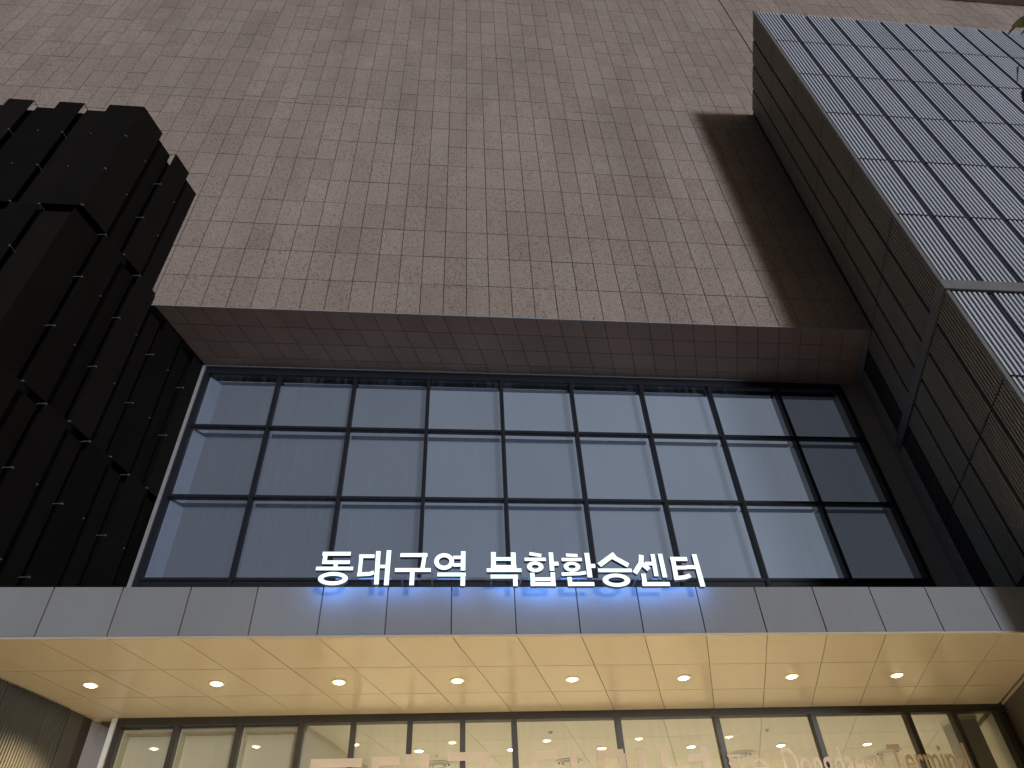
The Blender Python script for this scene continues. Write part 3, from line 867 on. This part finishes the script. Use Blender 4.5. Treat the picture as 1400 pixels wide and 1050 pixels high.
A = lambda x, y: (420+x/5.0, 730+y/5.0)
B = lambda x, y: (650+x/4.2424, 730+y/4.2424)
SIGN = [
 (A, 5.0, [[30, (105, 135), (298, 135)], [34, (127, 130), (117, 200)], [28, (103, 193), (292, 193)], [32, (195, 200), (193, 240)], [28, (60, 236), (314, 236)]], [(176, 305, 102, 45, 66, 19)]),
 (A, 5.0, [[28, (355, 152), (460, 152)], [30, (371, 145), (357, 285)], [30, (342, 277), (430, 272), (456, 262)], [36, (487, 117), (472, 345)], [36, (560, 112), (540, 350)], [26, (480, 222), (552, 222)]], []),
 (A, 5.0, [[30, (637, 144), (822, 144)], [32, (806, 130), (787, 242)], [30, (600, 246), (845, 246)], [36, (720, 248), (713, 350)]], []),
 (A, 5.0, [[36, (1067, 118), (1065, 250)], [26, (998, 160), (1062, 160)], [26, (998, 212), (1062, 212)], [30, (890, 277), (1083, 277)], [36, (1065, 264), (1063, 354)]], [(936, 188, 68, 57, 37, 29)]),
 (B, 4.2424, [[32, (104, 105), (105, 203)], [32, (219, 107), (222, 203)], [24, (104, 145), (222, 145)], [26, (90, 192), (238, 192)], [30, (165, 193), (165, 213)], [24, (65, 210), (267, 210)], [26, (88, 247), (246, 247)], [30, (230, 236), (233, 302)]], []),
 (B, 4.2424, [[22, (313, 114), (382, 125)], [22, (285, 147), (408, 147)], [30, (437, 107), (445, 213)], [26, (440, 172), (482, 172)], [30, (329, 225), (336, 302)], [30, (448, 222), (452, 302)], [24, (330, 262), (450, 262)], [26, (320, 290), (466, 290)]], [(347, 190, 48, 31, 20, 12)]),
 (B, 4.2424, [[20, (525, 122), (592, 125)], [22, (500, 148), (617, 148)], [26, (562, 208), (565, 230)], [22, (500, 233), (600, 230), (642, 224)], [32, (645, 110), (665, 252)], [26, (655, 185), (695, 185)], [30, (545, 250), (552, 302)], [26, (538, 290), (690, 290)]], [(560, 190, 48, 29, 22, 11)]),
 (B, 4.2424, [[30, (806, 116), (718, 181)], [30, (782, 125), (887, 182)], [24, (712, 211), (907, 211)]], [(818, 268, 80, 38, 48, 17)]),
 (B, 4.2424, [[32, (962, 122), (960, 170), (925, 227)], [30, (956, 163), (1007, 206)], [28, (1027, 117), (1050, 245)], [30, (1070, 115), (1100, 252)], [24, (985, 172), (1034, 172)], [30, (974, 230), (986, 302)], [26, (968, 290), (1128, 290)]], []),
 (B, 4.2424, [[26, (1130, 145), (1228, 145)], [30, (1143, 133), (1167, 265)], [24, (1150, 195), (1225, 195)], [26, (1153, 257), (1215, 251), (1247, 240)], [32, (1268, 118), (1320, 305)], [24, (1225, 192), (1282, 192)]], []),
]
YN = 12.24
sg = thing('illuminated_sign', 'glowing white Korean letters with blue halo standing along the canopy edge', 'sign', (1.2, YN, ZF))
NB = (1.2, YN, ZF)
for fn, sc, strokes, ovals in SIGN:
    b = MB()
    def P2(x, y):
        p = at_y(*fn(x, y), YN); return Vector((p.x, p.z))
    for s in strokes:
        pts = [P2(*q) for q in s[1:]]
        m = s[1]; 
        ref = (P2(m[0], m[1]+s[0]/2)-P2(m[0], m[1]-s[0]/2)).length if abs(s[1][0]-s[-1][0]) > abs(s[1][1]-s[-1][1]) else (P2(m[0]+s[0]/2, m[1])-P2(m[0]-s[0]/2, m[1])).length
        add_stroke(b, pts, ref*0.86, YN, YN+0.09, 0, 1)
    for cx, cy, ax, ay, ix, iy in ovals:
        c = P2(cx, cy)
        rx = (P2(cx+ax, cy)-P2(cx-ax, cy)).length/2; ry = (P2(cx, cy+ay)-P2(cx, cy-ay)).length/2
        jx = (P2(cx+ix, cy)-P2(cx-ix, cy)).length/2; jy = (P2(cx, cy+iy)-P2(cx, cy-iy)).length/2
        add_oval(b, c, (rx, ry), (jx, jy), YN, YN+0.09, 0, 1)
    child(b, 'letter', [M['sign_face'], M['sign_return'], M['sign_halo']], sg, NB)
b = MB()
b.box(-1.95, 4.45, YN+0.13, YN+0.16, ZF+0.02, ZF+0.05)
for i in range(12):
    x = -1.85+0.56*i
    b.box(x-0.012, x+0.012, YN+0.162, YC+0.2, ZF+0.024, ZF+0.046)
    b.box(x-0.012, x+0.012, YN+0.092, YN+0.128, ZF+0.1, ZF+0.124)
    b.box(x-0.012, x+0.012, YN+0.13, YN+0.155, ZF+0.052, ZF+0.124)
child(b, 'mounting_rail', M['bracket'], sg, NB)

# ================================================================ LETTERS ON THE ENTRANCE
YE = YW-0.13
el = thing('entrance_lettering', 'large cream Korean and Latin letters fixed across the entrance glass', 'lettering', (5, YE, 0))
EB = (5, YE, 0)
def px_x(px): return at_y(px, 1040, YE).x
ztop = at_y(640, 1028, YE).z
LH = 1.25
# strokes in a unit box (0..1 right, 0..1 down), thickness th
GL = {
 'dong': ([((.06, .08), (.94, .08)), ((.13, .08), (.13, .36)), ((.06, .36), (.94, .36)), ((.5, .36), (.5, .52)), ((0, .55), (1, .55))], [(.5, .82, .40, .18)]),
 'dae': ([((.0, .10), (.48, .10)), ((.07, .10), (.07, .72)), ((.0, .72), (.48, .72)), ((.64, .0), (.64, .95)), ((.92, .0), (.92, 1.0)), ((.64, .45), (.92, .45))], []),
 'gu': ([((.0, .07), (.93, .07)), ((.86, .07), (.80, .55)), ((-.06, .58), (1.06, .58)), ((.5, .58), (.5, 1.0))], []),
 'teo': ([((.0, .09), (.60, .09)), ((.07, .09), (.07, .80)), ((.05, .44), (.58, .44)), ((.0, .80), (.66, .80)), ((.92, .0), (.92, 1.0)), ((.66, .44), (.92, .44))], []),
 'mi': ([((.0, .10), (.55, .10)), ((.07, .10), (.07, .74)), ((.50, .10), (.50, .74)), ((.0, .74), (.55, .74)), ((.90, .0), (.90, 1.0))], []),
 'neol': ([((.07, .02), (.07, .42)), ((.0, .42), (.55, .40)), ((.90, .0), (.90, .48)), ((.52, .20), (.90, .20)), ((.10, .58), (.93, .58)), ((.88, .58), (.88, .78)), ((.12, .78), (.93, .78)), ((.16, .78), (.16, .98)), ((.10, .97), (.97, .97))], []),
}
def glyph(name, x0, x1, z1, h, th):
    b = MB(); st, ov = GL[name]
    for p, q in st:
        add_stroke(b, [Vector((x0+p[0]*(x1-x0), z1-p[1]*h)), Vector((x0+q[0]*(x1-x0), z1-q[1]*h))], th, YE, YE+0.02)
    for cx, cy, rx, ry in ov:
        add_oval(b, Vector((x0+cx*(x1-x0), z1-cy*h)), (rx*(x1-x0), ry*h), (rx*(x1-x0)-th, ry*h-th), YE, YE+0.02)
    return child(b, 'letter', M['acrylic'], el, EB)
for g, pa, pb, dz in (('dong', 420, 500, -0.06), ('dae', 508, 588, -0.02), ('gu', 612, 674, 0.0), ('teo', 725, 790, 0.02), ('mi', 817, 884, 0.03), ('neol', 905, 972, 0.04)):
    glyph(g, px_x(pa), px_x(pb), ztop+dz, LH, 0.17)
# two small characters beside them: only their upper strokes can be read
b = MB(); x0 = px_x(996); z1 = at_y(1000, 1033, YE).z
for p, q in (((0, 0), (.30, 0)), ((.06, 0), (.06, -.35)), ((.25, 0), (.25, -.35)), ((0, -.16), (.1, -.16))):
    add_stroke(b, [Vector((x0+p[0], z1+p[1])), Vector((x0+q[0], z1+q[1]))], 0.05, YE, YE+0.015)
child(b, 'letter', M['acrylic'], el, EB)
b = MB(); x0 = px_x(1037); z1 = at_y(1037, 1031, YE).z
for p, q in (((0, 0), (0, -.12)), ((0, -.10), (-.20, -.22)), ((0, -.10), (.22, -.22)), ((-.2, -.3), (.2, -.3))):
    add_stroke(b, [Vector((x0+p[0], z1+p[1])), Vector((x0+q[0], z1+q[1]))], 0.05, YE, YE+0.015)
child(b, 'letter', M['acrylic'], el, EB)
cu = bpy.data.curves.new('latin', 'FONT'); cu.body = 'Dongdaegu Terminal'; cu.size = 1.0; cu.extrude = 0.006; cu.resolution_u = 4; cu.offset = 0.008
to = bpy.data.objects.new('latin', cu); COL.objects.link(to)
bpy.context.view_layer.update()
dg = bpy.context.evaluated_depsgraph_get()
me = bpy.data.meshes.new_from_object(to.evaluated_get(dg))
bpy.data.objects.remove(to)
me.name = 'latin_line'; me.materials.clear(); me.materials.append(M['acrylic'])
xs = [v.co.x for v in me.vertices]; ysv = [v.co.y for v in me.vertices]
xa, xb = px_x(1070), px_x(1326)
s = (xb-xa)/(max(xs)-min(xs))
zt = at_y(1075, 1021, YE).z
hz = 0.9/(max(ysv)-min(ysv))
x_min, y_max = min(xs), max(ysv)
for v in me.vertices:
    x, y, z = v.co
    v.co = (xa+(x-x_min)*s-EB[0], YE-z-EB[1], zt+(y-y_max)*hz)
put('latin_line', me, el)

# ================================================================ TREE (only the tip of a twig reaches the view)
TRX, TRY = 6.6, 2.9
tr = thing('street_tree', 'leafy green tree tip in front of the ribbed metal block', 'tree', (TRX, TRY, 0))
b = MB()
tp = [(0, 0, 0), (0.03, 0.02, 1.2), (-0.04, 0.05, 2.6), (-0.08, 0.0, 4.2), (-0.15, -0.05, 5.4)]
for i in range(4): b.tube(tp[i], tp[i+1], 0.13-0.022*i, 0.13-0.022*(i+1), 8)
tip = CAM+(RT*((1408-700)/FL)-UP*((40-525)/FL)+fwd).normalized()*6.6-Vector((TRX, TRY, 0))
limbs = [((-0.06, 0.02, 3.6), (-0.9, -0.6, 5.0)), ((-0.08, 0, 4.0), (0.8, 0.7, 5.6)), ((-0.1, -0.02, 4.6), (0.3, -0.9, 6.0)), ((-0.12, -0.03, 4.4), tuple(tip))]
for p, q in limbs: b.tube(p, q, 0.045, 0.012, 6)
b.build('trunk', M['bark'], tr)
b = MB()
def leaf(p, s, tone):
    d = Vector((random.uniform(-1, 1), random.uniform(-1, 1), random.uniform(-0.9, 0.2))).normalized()
    u = d.orthogonal().normalized(); u = (Matrix.Rotation(random.uniform(0, 6.28), 3, d) @ u)
    nn = d.cross(u)
    c = p
    vs = [c, c+d*s*0.35+u*s*0.30+nn*s*0.05, c+d*s*0.75+u*s*0.22, c+d*s*1.1, c+d*s*0.75-u*s*0.22, c+d*s*0.35-u*s*0.30+nn*s*0.05]
    b.add(vs, [[0, 1, 2, 3], [0, 3, 4, 5]], 0, tone)
for p, q in limbs[:3]:
    for i in range(260):
        c = Vector(q)*random.uniform(0.75, 1.0)+Vector(p)*0
        c = Vector(q)+Vector((random.gauss(0, .42), random.gauss(0, .42), random.gauss(0, .35)))
        c += Vector((0.9, 0.2, 0.1))
        leaf(c, random.uniform(0.08, 0.14), random.random()**1.5)
for i in range(26):
    c = tip+RT*random.uniform(-0.02, 0.5)+UP*random.uniform(-0.02, 0.16)+fwd*random.uniform(-0.2, 0.2)
    leaf(c, random.uniform(0.11, 0.17), 0.3+0.7*random.random())
for i in range(12):
    c = tip+RT*random.uniform(0.03, 0.4)+UP*random.uniform(-0.30, -0.16)+fwd*random.uniform(-0.2, 0.2)
    leaf(c, random.uniform(0.13, 0.2), random.random()*0.5)
b.build('crown', M['leaf'], tr)
